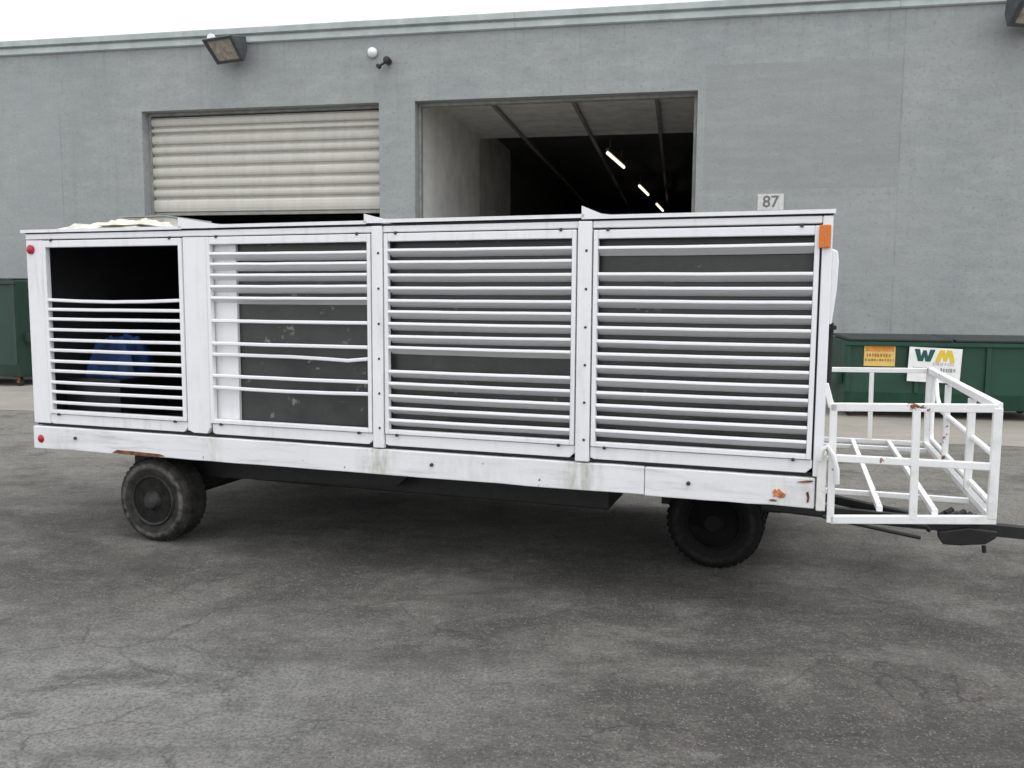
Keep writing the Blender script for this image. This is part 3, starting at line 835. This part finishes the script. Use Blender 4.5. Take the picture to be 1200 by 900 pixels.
for y_ in (.36, W - .44):
    MB().prism([(.50, .585), (.50, .44), (.62, .40), (1.25, .395), (2.52, .43), (2.70, .585)], 'y', y_, y_ + .08).build("axle_frame", M_BLACK, C)
    MB().tube([(.45, y_ + .13, .47), (.70, y_ + .13, .37), (.905, y_ + .13, .335), (1.11, y_ + .13, .37), (1.36, y_ + .13, .47)], .03, square=True).build("leaf_spring", M_BLACK, C)
MB().lathe([(.44, .0), (.44, .06), (.30, .08), (.0, .08)], (4.455, 1.1, .50), 'z', 28).build("turntable", M_BLACK, C)
MB().box(4.10, 4.82, .90, 1.30, .33, .50).build("turntable_frame", M_BLACK, C)
MB().box(1.35, 3.85, .50, 2.0, .36, .598).build('underfloor_shade_box', M_BLACK, C, bevel=.01)  # unseen block added to darken the space under the deck
# tow bar and its linkage
TB = part_empty("tow_bar", C)
MB().tube([(4.75, 1.10, .33), (5.5, 1.10, .298), (6.6, 1.10, .275)], .033, square=True).build("bar", M_BLACK, TB)
MB().tube([(4.7, .80, .40), (5.55, 1.06, .32)], .025, square=True).tube([(4.7, 1.40, .40), (5.55, 1.14, .32)], .025, square=True).build("brace", M_BLACK, TB)
MB().prism([(5.70, .262), (5.705, .225), (5.73, .190), (5.82, .192), (5.95, .212), (6.0, .250), (6.01, .29), (5.86, .30)], 'y', 1.03, 1.09).build("hitch_plate", M_BLACK, TB, bevel=.006)
MB().tube([(5.945, 1.05, .20), (5.95, 1.05, .16)], .012).build("pin", M_BLACK, TB)
lk = MB()
for i, (q_, z_) in enumerate([(5.725, .365), (5.755, .385), (5.785, .362), (5.82, .378), (5.855, .366), (5.885, .358)]):
    lk.tube([(q_ - .018, 1.05, z_ - .012), (q_ + .02, 1.07, z_ + .012)], .017, 7)
lk.tube([(5.70, 1.06, .345), (5.92, 1.06, .335)], .022)
lk.build("safety_chain", M_BLACK, TB, kind='stuff')
MB().tube([(5.05, .70, .378), (5.251, .70, .348), (5.40, .70, .326), (5.565, .72, .298)], .011).build("brake_rod", M_BLACK, TB, True)
MB().tube([(5.30, .86, .36), (5.52, .92, .325), (5.62, .98, .305), (5.648, 1.0, .275)], .013).build("brake_rod", M_BLACK, TB, True)

# ------------------------------------------------------------------ loose things on and in the cart
def local_thing(name, label, cat, loc):
    return thing(name, label, cat, loc, 0, None, TM)
rnd = random.Random(12)
def lump(x0, x1, y0, y1, z0, h, n, q, seed, rough):
    r_ = random.Random(seed); ph = [r_.uniform(0, 6.28) for _ in range(8)]
    def top(a, b):
        e = min(1, 6 * a, 6 * (1 - a), 5 * b, 5 * (1 - b)) ** .6 if 0 < a < 1 and 0 < b < 1 else 0
        f_ = 1 + rough * (math.sin(a * 9 + ph[0]) * math.sin(b * 7 + ph[1]) + .6 * math.sin(a * 21 + b * 6 + ph[2]) + .4 * math.sin(b * 23 - a * 11 + ph[3]))
        return (x0 + (x1 - x0) * a + .012 * math.sin(b * 9 + ph[4]), y0 + (y1 - y0) * b + .015 * math.sin(a * 8 + ph[5]), z0 + h * e * max(.25, f_))
    m = MB().grid(top, n, q)
    m.add([(x0, y0, z0), (x1, y0, z0), (x1, y1, z0), (x0, y1, z0)], [(3, 2, 1, 0)])
    return m
t = local_thing("folded_tarp", "crumpled beige canvas tarp lying on the rear roof of the cart", "tarp", (0, 0, 2.045))
def folds(x0, x1, y0, y1, h, seed):
    r_ = random.Random(seed); q = [r_.uniform(0, 6.28) for _ in range(6)]; n, m_ = 44, 22
    jit = [[r_.uniform(-1, 1) for _ in range(n + 1)] for _ in range(m_ + 1)]
    def top(a, b):
        i, j = round(a * n), round(b * m_)
        e = min(1, 9 * a, 9 * (1 - a), 7 * b, 7 * (1 - b)) if 0 < a < 1 and 0 < b < 1 else 0
        rid = .55 * (1 - abs(math.sin(a * 7 + b * 4 + q[0]))) + .35 * (1 - abs(math.sin(a * 15 - b * 6 + q[1]))) + .25 * (1 - abs(math.sin(b * 12 + a * 3 + q[2])))
        return (x0 + (x1 - x0) * a + .012 * math.sin(b * 13 + q[3]), y0 + (y1 - y0) * b + .02 * math.sin(a * 11 + q[4]), h * e * (.45 + .6 * rid) + .004 * e * jit[j][i])
    m = MB().grid(top, n, m_)
    return m.add([(x0, y0, 0), (x1, y0, 0), (x1, y1, 0), (x0, y1, 0)], [(3, 2, 1, 0)])
folds(.16, .88, .05, .55, .052, 4).build("canvas", M_TARP, t)
tf = folds(.55, .92, .05, .40, .050, 9).build("loose_fold", M_TARP, t); tf.location = (0, 0, .018)
t = local_thing("carton", "flat greyish carton lying behind the beige tarp on the cart roof", "carton", (0, 0, 2.045))
MB().box(.22, .60, .62, 1.10, .001, .125).build("box", M_CARTON, t, bevel=.004)
MB().box(.205, .615, .605, 1.115, .127, .135).build("flap", M_TRIM, t)
t = local_thing("crate", "black plastic crate inside the cart under the blue bundle", "crate", (.14, .14, .766))
MB().box(0, .46, 0, .4, 0, .02).box(0, .02, 0, .4, .02, .26).box(.44, .46, 0, .4, .02, .26).box(.02, .44, 0, .02, .02, .26).box(.02, .44, .38, .4, .02, .26).build("shell", M_BLACKPL, t, bevel=.004)
MB().box(-.01, .47, -.01, .41, .262, .29).build("lid", M_BLACKPL, t, bevel=.006)
t = local_thing("blue_bundle", "blue fabric bundle behind the slats of the rearmost panel", "bundle", (.13, .13, 1.057))
lump(.05, .45, .14, .39, 0, .25, 30, 24, 21, .12).build("fabric", M_BLUE, t, True)
